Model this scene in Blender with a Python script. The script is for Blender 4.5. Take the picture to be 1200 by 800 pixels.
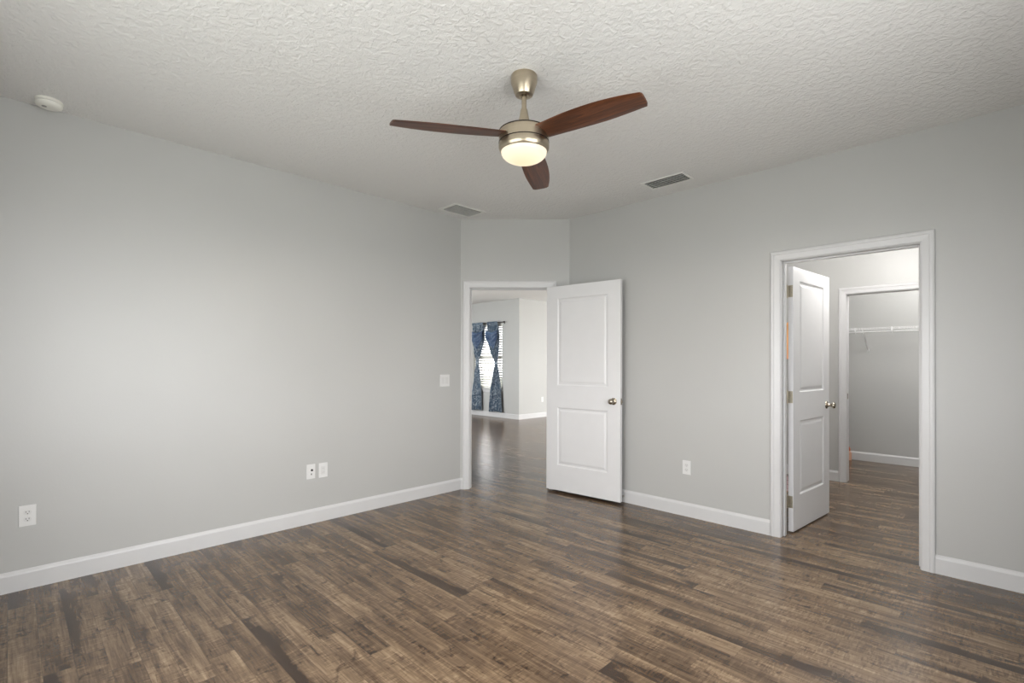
import bpy, bmesh, math, random
from mathutils import Vector, Matrix, Euler

random.seed(7)
PI = math.pi
SC = bpy.context.scene
for _o in list(bpy.data.objects):
    bpy.data.objects.remove(_o)

# ------------------------------------------------------------------ camera
cam_data = bpy.data.cameras.new('camera')
cam = bpy.data.objects.new('camera', cam_data)
SC.collection.objects.link(cam)
cam_data.sensor_width = 36.0
cam_data.lens = 582.965 / 1200 * 36.0
cam_data.shift_y = (422.196 - 400) / 1200
cam_data.clip_start = 0.02
_R = Vector((0.71057894, 0.70361269, 0.00259877))
_U = Vector((0.00149265, -0.00520084, 0.99998536))
_F = Vector((-0.70361591, 0.71056466, 0.00474585))
_m = Matrix((( _R.x, _U.x, -_F.x, 0), (_R.y, _U.y, -_F.y, 0), (_R.z, _U.z, -_F.z, 1.285), (0, 0, 0, 1)))
cam.matrix_world = _m
SC.camera = cam

# ------------------------------------------------------------------ exposure, world, light
SC.view_settings.view_transform = 'Standard'
SC.view_settings.look = 'None'
SC.view_settings.gamma = 1.0
SC.view_settings.use_curve_mapping = False
SC.view_settings.exposure = 0.0

EAST_UPFILL = 32.0       # added upward lights outside the two windows facing the left wall, brightening the ceiling
BACK_UPFILL = 31.0       # the same at the wide added window behind the camera
GREAT_EAST_FILL = 330.0       # fill light at an added, unseen glass door, brightening the alcove wall
GREAT_SOUTH_FILL = 200.0      # fill light at an added, unseen south window, brightening the curtained wall
BATH_LAMP = 64.0
CLOSET_LAMP = 45.0
FAN_LAMP = 15.0
SKY = 8.4

world = bpy.data.worlds.new('daylight')
SC.world = world
world.use_nodes = True
_nt = world.node_tree
_bg = _nt.nodes['Background']
_bg.inputs['Color'].default_value = (0.965, 0.975, 1.0, 1)
_bg.inputs['Strength'].default_value = SKY


def area_light(name, loc, direction, sx, sy, power, color=(1, 1, 1), spread=PI):
    d = bpy.data.lights.new(name, 'AREA')
    d.shape = 'RECTANGLE'
    d.size, d.size_y = sx, sy
    d.energy = power
    d.color = color
    d.spread = spread
    o = bpy.data.objects.new(name, d)
    SC.collection.objects.link(o)
    o.location = loc
    o.rotation_euler = Vector(direction).to_track_quat('-Z', 'Y').to_euler()
    return o


def portal(loc, direction, sx, sy):
    o = area_light('window_portal', loc, direction, sx, sy, 1.0)
    o.data.cycles.is_portal = True
    return o


def point_light(name, loc, power, color, r):
    d = bpy.data.lights.new(name, 'POINT')
    d.energy = power
    d.color = color
    d.shadow_soft_size = r
    o = bpy.data.objects.new(name, d)
    SC.collection.objects.link(o)
    o.location = loc
    return o


# measured shell: X runs along the right wall, Y along the left wall
XL, YR, H = -3.94, 4.017, 2.751
XE, YS = 0.52, -0.36            # walls beside and behind the camera
CL, CR = Vector((-3.954, 3.220, 0)), Vector((-3.165, 4.008, 0))   # ends of the diagonal wall
DU = (CR - CL).normalized()
DAY = (0.975, 0.985, 1.0)
BWX = -1.45                      # centre of the window added behind the camera to light the right wall
EAST_WINS = [(0.15, 1.05), (1.35, 2.25)]       # Y ranges, z 0.75..2.15
for i, (a, b) in enumerate(EAST_WINS):
    portal((XE + 0.15, (a + b) / 2, 1.45), (-1, 0, 0), b - a, 1.40)
    area_light('east_upward_fill', (XE + 0.2, (a + b) / 2, 1.40), (-1, 0, 0.40), b - a, 1.30, EAST_UPFILL, DAY)
portal((BWX, YS - 0.15, 1.45), (0, 1, 0), 2.4, 1.40)
area_light('back_upward_fill', (BWX, YS - 0.2, 1.40), (0, 1, 0.40), 2.4, 1.30, BACK_UPFILL, DAY)
portal((-8.875, 8.30, 1.43), (0, -1, 0), 1.0, 1.55)
portal((-8.2, 3.05, 1.5), (0, 1, 0), 2.2, 1.6)
portal((-2.72, 9.9, 1.1), (-1, 0, 0), 2.3, 2.1)
area_light('great_east_fill', (-2.72, 9.9, 1.15), (-1, 0, 0), 2.3, 2.1, GREAT_EAST_FILL, (1.0, 0.99, 0.97))
area_light('great_south_fill', (-8.2, 3.0, 1.5), (0, 1, 0), 2.2, 1.6, GREAT_SOUTH_FILL, (0.97, 0.99, 1.0))
point_light('bath_ceiling_lamp', (-0.82, 5.02, 2.45), BATH_LAMP, (1.0, 0.975, 0.95), 0.22)
point_light('closet_ceiling_lamp', (-0.75, 6.85, 2.45), CLOSET_LAMP, (1.0, 0.98, 0.96), 0.25)


# ------------------------------------------------------------------ materials
class NT:
    def __init__(self, name):
        self.mat = bpy.data.materials.new(name)
        self.mat.use_nodes = True
        self.t = self.mat.node_tree
        self.b = self.t.nodes['Principled BSDF']
        self.out = self.t.nodes['Material Output']

    def n(self, kind, **kw):
        nd = self.t.nodes.new(kind)
        for k, v in kw.items():
            setattr(nd, k, v)
        return nd

    def link(self, a, b):
        self.t.links.new(a, b)

    def val(self, inp, v):
        if hasattr(v, 'is_output') or isinstance(v, bpy.types.NodeSocket):
            self.link(v, inp)
        else:
            inp.default_value = v

    def math(self, op, a, b=0.0, c=None):
        nd = self.n('ShaderNodeMath', operation=op)
        self.val(nd.inputs[0], a)
        self.val(nd.inputs[1], b)
        if c is not None:
            self.val(nd.inputs[2], c)
        return nd.outputs[0]

    def xyz(self, x, y, z):
        nd = self.n('ShaderNodeCombineXYZ')
        self.val(nd.inputs[0], x)
        self.val(nd.inputs[1], y)
        self.val(nd.inputs[2], z)
        return nd.outputs[0]

    def noise(self, vec, scale=1.0, detail=2.0, rough=0.5, dist=0.0):
        nd = self.n('ShaderNodeTexNoise')
        if vec is not None:
            self.link(vec, nd.inputs['Vector'])
        nd.inputs['Scale'].default_value = scale
        nd.inputs['Detail'].default_value = detail
        nd.inputs['Roughness'].default_value = rough
        nd.inputs['Distortion'].default_value = dist
        return nd.outputs['Fac']

    def ramp(self, fac, stops, interp='LINEAR'):
        nd = self.n('ShaderNodeValToRGB')
        nd.color_ramp.interpolation = interp
        el = nd.color_ramp.elements
        while len(el) < len(stops):
            el.new(0.5)
        for e, (p, c) in zip(el, stops):
            e.position = p
            e.color = (*c, 1) if len(c) == 3 else c
        self.link(fac, nd.inputs[0])
        return nd.outputs[0]

    def pos(self):
        return self.n('ShaderNodeNewGeometry').outputs['Position']

    def obj(self):
        return self.n('ShaderNodeTexCoord').outputs['Object']

    def bump(self, height, strength, dist):
        nd = self.n('ShaderNodeBump')
        nd.inputs['Strength'].default_value = strength
        nd.inputs['Distance'].default_value = dist
        self.link(height, nd.inputs['Height'])
        self.link(nd.outputs[0], self.b.inputs['Normal'])


def lin(r, g, b):
    f = lambda v: (v / 255) / 12.92 if v / 255 <= 0.04045 else (((v / 255) + 0.055) / 1.055) ** 2.4
    return (f(r), f(g), f(b))


def plain(name, col, rough=0.5, metal=0.0, spec=0.5, vary=0.04, scale=9.0):
    """A base colour with a slight uneven tone, so that no surface is dead flat."""
    m = NT(name)
    f = m.noise(m.obj(), scale, 3.0)
    lo = tuple(c * (1 - vary) for c in col)
    hi = tuple(min(1, c * (1 + vary)) for c in col)
    m.link(m.ramp(f, [(0.3, lo), (0.7, hi)]), m.b.inputs['Base Color'])
    m.b.inputs['Roughness'].default_value = rough
    m.b.inputs['Metallic'].default_value = metal
    m.b.inputs['Specular IOR Level'].default_value = spec
    return m.mat


def wall_paint(name, col, rough=0.38, spec=0.5):
    m = NT(name)
    p = m.pos()
    f = m.noise(p, 1.3, 2.0)
    m.link(m.ramp(f, [(0.3, tuple(c * 0.985 for c in col)), (0.7, tuple(c * 1.015 for c in col))]), m.b.inputs['Base Color'])
    m.b.inputs['Roughness'].default_value = rough
    m.b.inputs['Specular IOR Level'].default_value = spec
    m.bump(m.noise(p, 95.0, 2.0), 0.12, 0.002)
    return m.mat


def ceiling_paint():
    m = NT('textured_ceiling_paint')
    p = m.pos()
    m.b.inputs['Base Color'].default_value = (0.735, 0.73, 0.715, 1)
    m.b.inputs['Roughness'].default_value = 0.75
    a = m.noise(p, 33.0, 3.0, 0.55, 0.6)
    c = m.ramp(a, [(0.40, (0, 0, 0)), (0.62, (1, 1, 1))])
    b = m.noise(p, 70.0, 2.0)
    h = m.math('ADD', m.math('MULTIPLY', c, 0.7), m.math('MULTIPLY', b, 0.35))
    m.bump(h, 0.45, 0.009)
    return m.mat


def plank_floor():
    m = NT('grey_brown_plank_laminate')
    sep = m.n('ShaderNodeSeparateXYZ')
    m.link(m.pos(), sep.inputs[0])
    X, Y = sep.outputs[0], sep.outputs[1]
    WID, LEN = 0.102, 0.92
    yy = m.math('DIVIDE', Y, WID)
    row = m.math('FLOOR', yy)
    wr = m.n('ShaderNodeTexWhiteNoise', noise_dimensions='1D')
    m.link(row, wr.inputs['W'])
    xx = m.math('ADD', m.math('DIVIDE', X, LEN), m.math('MULTIPLY', wr.outputs['Value'], 13.7))
    plank = m.math('FLOOR', xx)
    wp = m.n('ShaderNodeTexWhiteNoise', noise_dimensions='2D')
    m.link(m.xyz(row, plank, 0.0), wp.inputs['Vector'])
    rnd = wp.outputs['Value']
    sc = m.n('ShaderNodeSeparateColor')
    m.link(wp.outputs['Color'], sc.inputs[0])
    r2, r3 = sc.outputs[0], sc.outputs[1]
    off = m.math('MULTIPLY', rnd, 37.0)
    off2 = m.math('MULTIPLY', r2, 23.0)
    blot = m.noise(m.xyz(m.math('ADD', m.math('MULTIPLY', X, 2.4), off), m.math('MULTIPLY', Y, 9.0), off2), 1.0, 3.0, 0.55, 0.4)
    streak = m.noise(m.xyz(m.math('ADD', m.math('MULTIPLY', X, 1.5), off2), m.math('MULTIPLY', Y, 34.0), off), 1.0, 4.0, 0.6, 0.5)
    fine = m.noise(m.xyz(m.math('MULTIPLY', X, 9.0), m.math('MULTIPLY', Y, 120.0), off), 1.0, 4.0, 0.65, 0.3)
    saw = m.noise(m.xyz(m.math('MULTIPLY', X, 75.0), m.math('ADD', m.math('MULTIPLY', Y, 13.0), off), off2), 1.0, 3.0, 0.6, 0.8)
    knot = m.noise(m.xyz(m.math('ADD', m.math('MULTIPLY', X, 5.5), off2), m.math('MULTIPLY', Y, 13.0), off), 1.0, 4.0, 0.6, 1.2)
    crack = m.noise(m.xyz(m.math('ADD', m.math('MULTIPLY', X, 3.2), off), m.math('MULTIPLY', Y, 52.0), off2), 1.0, 5.0, 0.7, 1.0)
    v = m.math('ADD', 0.57, m.math('MULTIPLY', m.math('SUBTRACT', rnd, 0.5), 0.24))
    v = m.math('ADD', v, m.math('MULTIPLY', m.math('SUBTRACT', blot, 0.5), 0.85))
    v = m.math('ADD', v, m.math('MULTIPLY', m.math('SUBTRACT', streak, 0.5), 0.9))
    v = m.math('ADD', v, m.math('MULTIPLY', m.math('SUBTRACT', fine, 0.5), 0.65))
    sawmask = m.math('MULTIPLY', m.math('SUBTRACT', saw, 0.5), m.ramp(knot, [(0.40, (0.1, 0.1, 0.1)), (0.58, (1, 1, 1))]))
    v = m.math('ADD', v, m.math('MULTIPLY', sawmask, 1.1))
    kn = m.ramp(knot, [(0.58, (0, 0, 0)), (0.72, (1, 1, 1))])
    v = m.math('SUBTRACT', v, m.math('MULTIPLY', kn, 0.34))
    ck = m.ramp(crack, [(0.60, (0, 0, 0)), (0.70, (1, 1, 1))])
    v = m.math('SUBTRACT', v, m.math('MULTIPLY', ck, 0.26))
    # boards with a dark heart along one edge
    drk = m.ramp(r3, [(0.74, (0, 0, 0)), (0.80, (1, 1, 1))])
    edge = m.ramp(m.math('ADD', m.math('FRACT', yy), m.math('MULTIPLY', m.math('SUBTRACT', blot, 0.5), 1.6)), [(0.35, (1, 1, 1)), (0.62, (0, 0, 0))])
    v = m.math('SUBTRACT', v, m.math('MULTIPLY', m.math('MULTIPLY', drk, edge), 0.34))
    col = m.ramp(v, [(0.04, lin(44, 30, 19)), (0.27, lin(67, 51, 36)), (0.50, lin(93, 75, 57)), (0.72, lin(119, 99, 77)), (0.95, lin(147, 126, 101))])
    # seams
    fy = m.math('FRACT', yy)
    fx = m.math('FRACT', xx)
    ey = m.math('MINIMUM', fy, m.math('SUBTRACT', 1.0, fy))
    ex = m.math('MULTIPLY', m.math('MINIMUM', fx, m.math('SUBTRACT', 1.0, fx)), LEN / WID)
    e = m.math('MINIMUM', ey, ex)
    seam = m.ramp(e, [(0.0, (0.62, 0.60, 0.58)), (0.022, (1, 1, 1))])
    mx = m.n('ShaderNodeMix', data_type='RGBA', blend_type='MULTIPLY')
    mx.inputs[0].default_value = 1.0
    m.link(col, mx.inputs[6])
    m.link(seam, mx.inputs[7])
    m.link(mx.outputs[2], m.b.inputs['Base Color'])
    ro = m.math('ADD', 0.175, m.math('MULTIPLY', fine, 0.12))
    m.link(ro, m.b.inputs['Roughness'])
    m.b.inputs['Specular IOR Level'].default_value = 0.5
    h = m.math('ADD', m.math('MULTIPLY', streak, 0.5), m.math('ADD', m.math('MULTIPLY', fine, 0.4), m.math('MULTIPLY', saw, 0.25)))
    m.bump(h, 0.08, 0.002)
    return m.mat


def walnut():
    m = NT('walnut_blade_veneer')
    sep = m.n('ShaderNodeSeparateXYZ')
    m.link(m.obj(), sep.inputs[0])
    v = m.xyz(m.math('MULTIPLY', sep.outputs[0], 4.0), m.math('MULTIPLY', sep.outputs[1], 60.0), m.math('MULTIPLY', sep.outputs[2], 4.0))
    f = m.noise(v, 1.0, 5.0, 0.62, 1.4)
    m.link(m.ramp(f, [(0.28, lin(36, 19, 10)), (0.5, lin(80, 44, 24)), (0.72, lin(112, 66, 38))]), m.b.inputs['Base Color'])
    m.b.inputs['Roughness'].default_value = 0.38
    return m.mat


def brushed(name, col, rough=0.32):
    m = NT(name)
    sep = m.n('ShaderNodeSeparateXYZ')
    m.link(m.obj(), sep.inputs[0])
    f = m.noise(m.xyz(m.math('MULTIPLY', sep.outputs[0], 6), m.math('MULTIPLY', sep.outputs[1], 6), m.math('MULTIPLY', sep.outputs[2], 300)), 1.0, 2.0)
    m.link(m.ramp(f, [(0.3, tuple(c * 0.9 for c in col)), (0.7, col)]), m.b.inputs['Base Color'])
    m.b.inputs['Metallic'].default_value = 1.0
    m.b.inputs['Roughness'].default_value = rough
    return m.mat


def glow_glass():
    m = NT('lit_frosted_glass')
    m.b.inputs['Base Color'].default_value = (0.25, 0.24, 0.21, 1)
    m.b.inputs['Roughness'].default_value = 0.25
    sep = m.n('ShaderNodeSeparateXYZ')
    m.link(m.obj(), sep.inputs[0])
    c = m.ramp(m.math('MULTIPLY_ADD', sep.outputs[2], 10.0, 4.6), [(0.0, (1.0, 0.74, 0.40)), (0.35, (1.0, 0.87, 0.62)), (0.8, (1.0, 0.90, 0.70))])
    m.link(c, m.b.inputs['Emission Color'])
    m.b.inputs['Emission Strength'].default_value = 0.92
    return m.mat


def curtain_cloth(name, dark, mid, light):
    m = NT(name)
    p = m.obj()
    a = m.noise(p, 6.5, 2.0, 0.5, 2.0)
    band = m.math('ABSOLUTE', m.math('SUBTRACT', a, 0.5))
    line = m.ramp(band, [(0.0, (1, 1, 1)), (0.05, (0, 0, 0))])
    base = m.ramp(m.noise(p, 4.0, 3.0), [(0.35, dark), (0.65, mid)])
    mx = m.n('ShaderNodeMix', data_type='RGBA')
    m.link(m.math('MULTIPLY', line, 0.75), mx.inputs[0])
    m.link(base, mx.inputs[6])
    mx.inputs[7].default_value = (*light, 1)
    m.link(mx.outputs[2], m.b.inputs['Base Color'])
    m.b.inputs['Roughness'].default_value = 0.7
    m.b.inputs['Sheen Weight'].default_value = 0.3
    return m.mat


def clear_pane():
    m = NT('clear_window_glass')
    tr = m.n('ShaderNodeBsdfTransparent')
    gl = m.n('ShaderNodeBsdfGlossy')
    gl.inputs['Roughness'].default_value = 0.02
    mix = m.n('ShaderNodeMixShader')
    mix.inputs[0].default_value = 0.06
    m.link(tr.outputs[0], mix.inputs[1])
    m.link(gl.outputs[0], mix.inputs[2])
    m.link(mix.outputs[0], m.out.inputs['Surface'])
    return m.mat


def rug_cloth():
    m = NT('pink_striped_rug')
    sep = m.n('ShaderNodeSeparateXYZ')
    m.link(m.obj(), sep.inputs[0])
    f = m.math('FRACT', m.math('MULTIPLY', sep.outputs[1], 5.2))
    n = m.noise(m.obj(), 30.0, 3.0)
    f = m.math('ADD', f, m.math('MULTIPLY', m.math('SUBTRACT', n, 0.5), 0.3))
    m.link(m.ramp(f, [(0.1, lin(150, 125, 128)), (0.4, lin(176, 150, 150)), (0.55, lin(92, 70, 76)), (0.75, lin(165, 138, 140))]), m.b.inputs['Base Color'])
    m.b.inputs['Roughness'].default_value = 0.95
    return m.mat


def towel_cloth():
    m = NT('orange_towel_cloth')
    sep = m.n('ShaderNodeSeparateXYZ')
    m.link(m.obj(), sep.inputs[0])
    f = m.math('ADD', sep.outputs[2], m.math('MULTIPLY', m.math('SUBTRACT', m.noise(m.obj(), 20, 2), 0.5), 0.05))
    f = m.math('MULTIPLY_ADD', f, 1.0, 0.6)
    m.link(m.ramp(f, [(0.1, lin(236, 172, 134)), (0.3, lin(240, 180, 124)), (0.6, lin(242, 184, 116))]), m.b.inputs['Base Color'])
    m.b.inputs['Roughness'].default_value = 0.95
    m.bump(m.noise(m.obj(), 240, 2), 0.4, 0.004)
    return m.mat


M_WALL = wall_paint('warm_grey_wall_paint', (0.469, 0.4705, 0.4585))
M_CEIL = ceiling_paint()
M_FLOOR = plank_floor()
M_TRIM = plain('white_semigloss_trim', (0.61, 0.61, 0.612), 0.32, vary=0.01)
M_DOOR = plain('white_semigloss_door', (0.72, 0.72, 0.725), 0.34, vary=0.01)
M_PLATE = plain('white_plastic_plate', (0.70, 0.70, 0.69), 0.3, vary=0.01)
M_PLATE2 = plain('white_plastic_insert', (0.64, 0.64, 0.63), 0.35, vary=0.01)
M_DARK = plain('dark_slot_plastic', (0.03, 0.028, 0.026), 0.5)
M_GREYSLOT = plain('grey_slot_plastic', (0.30, 0.29, 0.28), 0.5)
M_NICKEL = brushed('satin_nickel', (0.46, 0.41, 0.34), 0.25)
M_FANMETAL = brushed('brushed_nickel', (0.54, 0.465, 0.355), 0.30)
M_BRONZE = plain('dark_bronze_ring', (0.045, 0.035, 0.028), 0.4, 0.6)
M_HINGE = brushed('satin_hinge_metal', (0.52, 0.47, 0.36), 0.4)
M_WALNUT = walnut()
M_GLOW = glow_glass()
M_VENT = plain('white_enamel_vent', (0.78, 0.78, 0.75), 0.4)
M_VENTSHADE = plain('grey_duct_backing', (0.10, 0.10, 0.09), 0.7)
M_SMOKE = plain('off_white_detector_plastic', (0.80, 0.79, 0.73), 0.4)
M_CURTAIN = curtain_cloth('blue_patterned_curtain', lin(46, 68, 92), lin(92, 113, 132), lin(196, 204, 210))
M_SWAG = curtain_cloth('deep_blue_swag', lin(34, 58, 92), lin(62, 88, 120), lin(120, 138, 158))
M_TIE = plain('pale_blue_tie_ribbon', (0.30, 0.36, 0.43), 0.7)
M_ROD = plain('dark_curtain_rod', (0.05, 0.045, 0.04), 0.4, 0.5)
M_BLIND = plain('white_blind_slats', (0.82, 0.81, 0.76), 0.4)
M_PANE = clear_pane()
M_WIRE = plain('white_coated_wire', (0.82, 0.82, 0.82), 0.35)
M_RUG = rug_cloth()
M_TOWEL = towel_cloth()
M_HOOK = plain('dark_metal_hook', (0.05, 0.045, 0.05), 0.4, 0.7)
M_PEACH = plain('peach_bottle_plastic', lin(222, 176, 150), 0.45)
M_ORANGE = plain('burnt_orange_cap_plastic', lin(190, 92, 38), 0.45)
M_LAWN = plain('pale_paving_and_lawn_ground', (0.25, 0.26, 0.21), 0.9, vary=0.3, scale=3)
M_SPRING = brushed('steel_spring', (0.42, 0.40, 0.37), 0.35)


# ------------------------------------------------------------------ mesh helpers
class MB:
    def __init__(self):
        self.bm = bmesh.new()

    def poly(self, pts):
        vs = [self.bm.verts.new(p) for p in pts]
        return self.bm.faces.new(vs)

    def box(self, x0, y0, z0, x1, y1, z1, M=None):
        x0, x1 = min(x0, x1), max(x0, x1)
        y0, y1 = min(y0, y1), max(y0, y1)
        z0, z1 = min(z0, z1), max(z0, z1)
        c = [Vector(p) for p in ((x0, y0, z0), (x1, y0, z0), (x1, y1, z0), (x0, y1, z0), (x0, y0, z1), (x1, y0, z1), (x1, y1, z1), (x0, y1, z1))]
        if M:
            c = [M @ p for p in c]
        v = [self.bm.verts.new(p) for p in c]
        for f in ((3, 2, 1, 0), (4, 5, 6, 7), (0, 1, 5, 4), (1, 2, 6, 5), (2, 3, 7, 6), (3, 0, 4, 7)):
            self.bm.faces.new([v[i] for i in f])
        return self

    def tube(self, p0, p1, r0, r1=None, seg=16, caps=True):
        r1 = r0 if r1 is None else r1
        p0, p1 = Vector(p0), Vector(p1)
        q = (p1 - p0).to_track_quat('Z', 'Y')
        a, b = [], []
        for i in range(seg):
            t = 2 * PI * i / seg
            d = q @ Vector((math.cos(t), math.sin(t), 0))
            a.append(self.bm.verts.new(p0 + d * r0))
            b.append(self.bm.verts.new(p1 + d * r1))
        for i in range(seg):
            j = (i + 1) % seg
            self.bm.faces.new((a[i], a[j], b[j], b[i]))
        if caps:
            self.bm.faces.new(a[::-1])
            self.bm.faces.new(b)
        return self

    def lathe(self, prof, M=None, seg=40):
        """prof: (radius, height) pairs about local z; zero radii close the ends."""
        rings = []
        for r, z in prof:
            if r < 1e-6:
                p = Vector((0, 0, z))
                rings.append([self.bm.verts.new(M @ p if M else p)])
            else:
                ring = []
                for i in range(seg):
                    t = 2 * PI * i / seg
                    p = Vector((r * math.cos(t), r * math.sin(t), z))
                    ring.append(self.bm.verts.new(M @ p if M else p))
                rings.append(ring)
        for a, b in zip(rings, rings[1:]):
            if len(a) == 1 and len(b) == 1:
                continue
            for i in range(seg):
                j = (i + 1) % seg
                if len(a) == 1:
                    self.bm.faces.new((a[0], b[j], b[i]))
                elif len(b) == 1:
                    self.bm.faces.new((a[i], a[j], b[0]))
                else:
                    self.bm.faces.new((a[i], a[j], b[j], b[i]))
        return self

    def sweep(self, path, prof):
        """Loft a closed profile: path is a list of functions mapping a profile point to 3D."""
        rings = [[self.bm.verts.new(f(p)) for p in prof] for f in path]
        n = len(prof)
        for a, b in zip(rings, rings[1:]):
            for i in range(n):
                j = (i + 1) % n
                self.bm.faces.new((a[i], a[j], b[j], b[i]))
        self.bm.faces.new(rings[0][::-1])
        self.bm.faces.new(rings[-1])
        return self

    def wire(self, pts, r, seg=8):
        for a, b in zip(pts, pts[1:]):
            self.tube(a, b, r, seg=seg)
        return self

    def build(self, name, mat, parent=None, smooth=False, bevel=0.0, segs=2):
        bmesh.ops.recalc_face_normals(self.bm, faces=self.bm.faces)
        me = bpy.data.meshes.new(name)
        self.bm.to_mesh(me)
        self.bm.free()
        me.materials.append(mat)
        o = bpy.data.objects.new(name, me)
        SC.collection.objects.link(o)
        if parent is not None:
            o.parent = parent
        if smooth:
            for p in me.polygons:
                p.use_smooth = True
            try:
                me.set_sharp_from_angle(angle=math.radians(smooth if smooth is not True else 40))
            except Exception:
                pass
        if bevel:
            bv = o.modifiers.new('bevel', 'BEVEL')
            bv.width = bevel
            bv.segments = segs
            bv.limit_method = 'ANGLE'
            bv.angle_limit = math.radians(40)
        return o


def tag(o, label, cat, group=None, kind=None):
    if label:
        o['label'] = label
    if cat:
        o['category'] = cat
    if group:
        o['group'] = group
    if kind:
        o['kind'] = kind
    return o


def empty(name, loc, rz=0.0, label=None, cat=None, group=None, kind=None):
    o = bpy.data.objects.new(name, None)
    o.empty_display_size = 0.1
    SC.collection.objects.link(o)
    o.location = loc
    o.rotation_euler = (0, 0, rz)
    return tag(o, label, cat, group, kind)


def copy_tree(o, parent=None):
    c = o.copy()
    SC.collection.objects.link(c)
    if parent is not None:
        c.parent = parent
    for ch in list(o.children):
        copy_tree(ch, c)
    return c


# ------------------------------------------------------------------ shell
def wall(name, p0, p1, thick, openings=(), label=None, mat=None, z1=H):
    """Room face on the line p0-p1, body on the left-hand side of p0->p1 for positive thickness."""
    p0, p1 = Vector((*p0, 0)), Vector((*p1, 0))
    u = (p1 - p0).normalized()
    n = Vector((-u.y, u.x, 0))
    L = (p1 - p0).length
    M = Matrix(((u.x, n.x, 0, p0.x), (u.y, n.y, 0, p0.y), (0, 0, 1, 0), (0, 0, 0, 1)))
    b = MB()
    s = 0.0
    for (a, c, lo, hi) in sorted(openings):
        b.box(s, 0, 0, a, thick, z1, M)
        if lo > 0:
            b.box(a, 0, 0, c, thick, lo, M)
        if hi < z1:
            b.box(a, 0, hi, c, thick, z1, M)
        s = c
    b.box(s, 0, 0, L, thick, z1, M)
    bmesh.ops.remove_doubles(b.bm, verts=b.bm.verts, dist=1e-5)
    o = b.build(name, mat or M_WALL)
    return tag(o, label, 'wall', kind='structure')


fl = MB().box(-12.2, -0.6, -0.12, 0.72, 12.2, 0.0).build('floor', M_FLOOR)
tag(fl, 'grey brown wood plank floor running through all rooms', 'floor', kind='structure')
ce = MB().box(-12.2, -0.6, H, 0.72, 12.2, H + 0.12).build('ceiling', M_CEIL)
tag(ce, 'white ceiling with knockdown texture', 'ceiling', kind='structure')
gr = MB().box(-40, -30, -0.5, 30, 45, -0.35).build('ground', M_LAWN)
tag(gr, 'green lawn outside the far window', 'ground', kind='structure')

JT = 0.018                      # jamb thickness
D1A, D1B, D1H = 0.117, 0.922, 2.046     # clear opening of the diagonal doorway along s
D2A, D2B, D2H = -1.174, -0.377, 2.043   # clear opening of the right doorway along X
D3A, D3B, D3H = -1.217, -0.455, 2.032   # closet doorway along X
TW = 0.13                       # partition thickness

wall('wall_left', (XL, YS - 0.12), (XL, 3.29), 0.12, label='long grey wall on the left with outlets')
wall('wall_right', (-3.24, YR), (XE, YR), TW, [(D2A - JT + 3.24, D2B + JT + 3.24, 0, D2H + JT)], label='grey wall on the right with the inner doorway')
wall('wall_diagonal', CL.xy - DU.xy * 0.06, CR.xy + DU.xy * 0.06, 0.13, [(D1A - JT + 0.06, D1B + JT + 0.06, 0, D1H + JT)], label='short diagonal grey wall around the entry doorway')
wall('wall_back', (XE, YS), (XL, YS), 0.12, [(XE - BWX - 1.2, XE - BWX + 1.2, 0.75, 2.15)], label='grey wall behind the camera with an added window')
wall('wall_east', (XE, 8.1), (XE, YS - 0.12), 0.12, [(8.1 - b, 8.1 - a, 0.75, 2.15) for a, b in EAST_WINS], label='grey wall facing the left wall with two windows')
wall('wall_bath_back', (-2.78, 6.38), (XE, 6.38), 0.12, [(D3A - JT + 2.78, D3B + JT + 2.78, 0, D3H + JT)], label='grey bathroom wall with the closet doorway')
wall('wall_closet_back', (-2.78, 7.98), (XE + 0.12, 7.98), 0.12, label='grey closet wall behind the wire shelf')
wall('wall_great_room_east', (-2.9, 12.1), (-2.9, 4.1), 0.12, [(1.05, 3.35, 0.05, 2.15)], label='great room wall with an added glass door')
wall('wall_great_room_south', (-4.0, 3.22), (-12.0, 3.22), 0.12, [(3.1, 5.3, 0.7, 2.3)], label='great room wall behind the bedroom')
wall('wall_great_room_west', (-12.0, 3.1), (-12.0, 8.3), 0.12, label='great room wall on the west')
WX0, WX1, WZ0, WZ1 = -9.38, -8.37, 0.655, 2.20
wall('wall_great_room_window', (-12.0, 8.12), (-7.815, 8.12), 0.14, [(WX0 + 12.0, WX1 + 12.0, WZ0, WZ1)], label='far grey wall with the curtained window')
wall('wall_great_room_alcove', (-7.815, 8.26), (-7.815, 12.1), 0.12, label='bright far wall to the right of the curtained window')
wall('wall_great_room_north', (-7.93, 12.0), (-2.78, 12.0), 0.12, label='great room wall on the north')

BBP = [(0, 0), (0.015, 0), (0.015, 0.092), (0.0125, 0.099), (0.006, 0.108), (0.004, 0.113), (0, 0.113)]


def baseboard(name, p0, p1, label, m0=0.0, m1=0.0):
    """p0->p1 with the room on the right-hand side; m0/m1 shift the ends per unit of thickness (mitres)."""
    p0, p1 = Vector((*p0, 0)), Vector((*p1, 0))
    u = (p1 - p0).normalized()
    n = Vector((u.y, -u.x, 0))
    f0 = lambda q: p0 + n * q[0] + u * (m0 * q[0]) + Vector((0, 0, q[1]))
    f1 = lambda q: p1 + n * q[0] + u * (m1 * q[0]) + Vector((0, 0, q[1]))
    o = MB().sweep([f0, f1], BBP).build(name, M_TRIM)
    return tag(o, label, 'baseboard', kind='structure')


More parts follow.
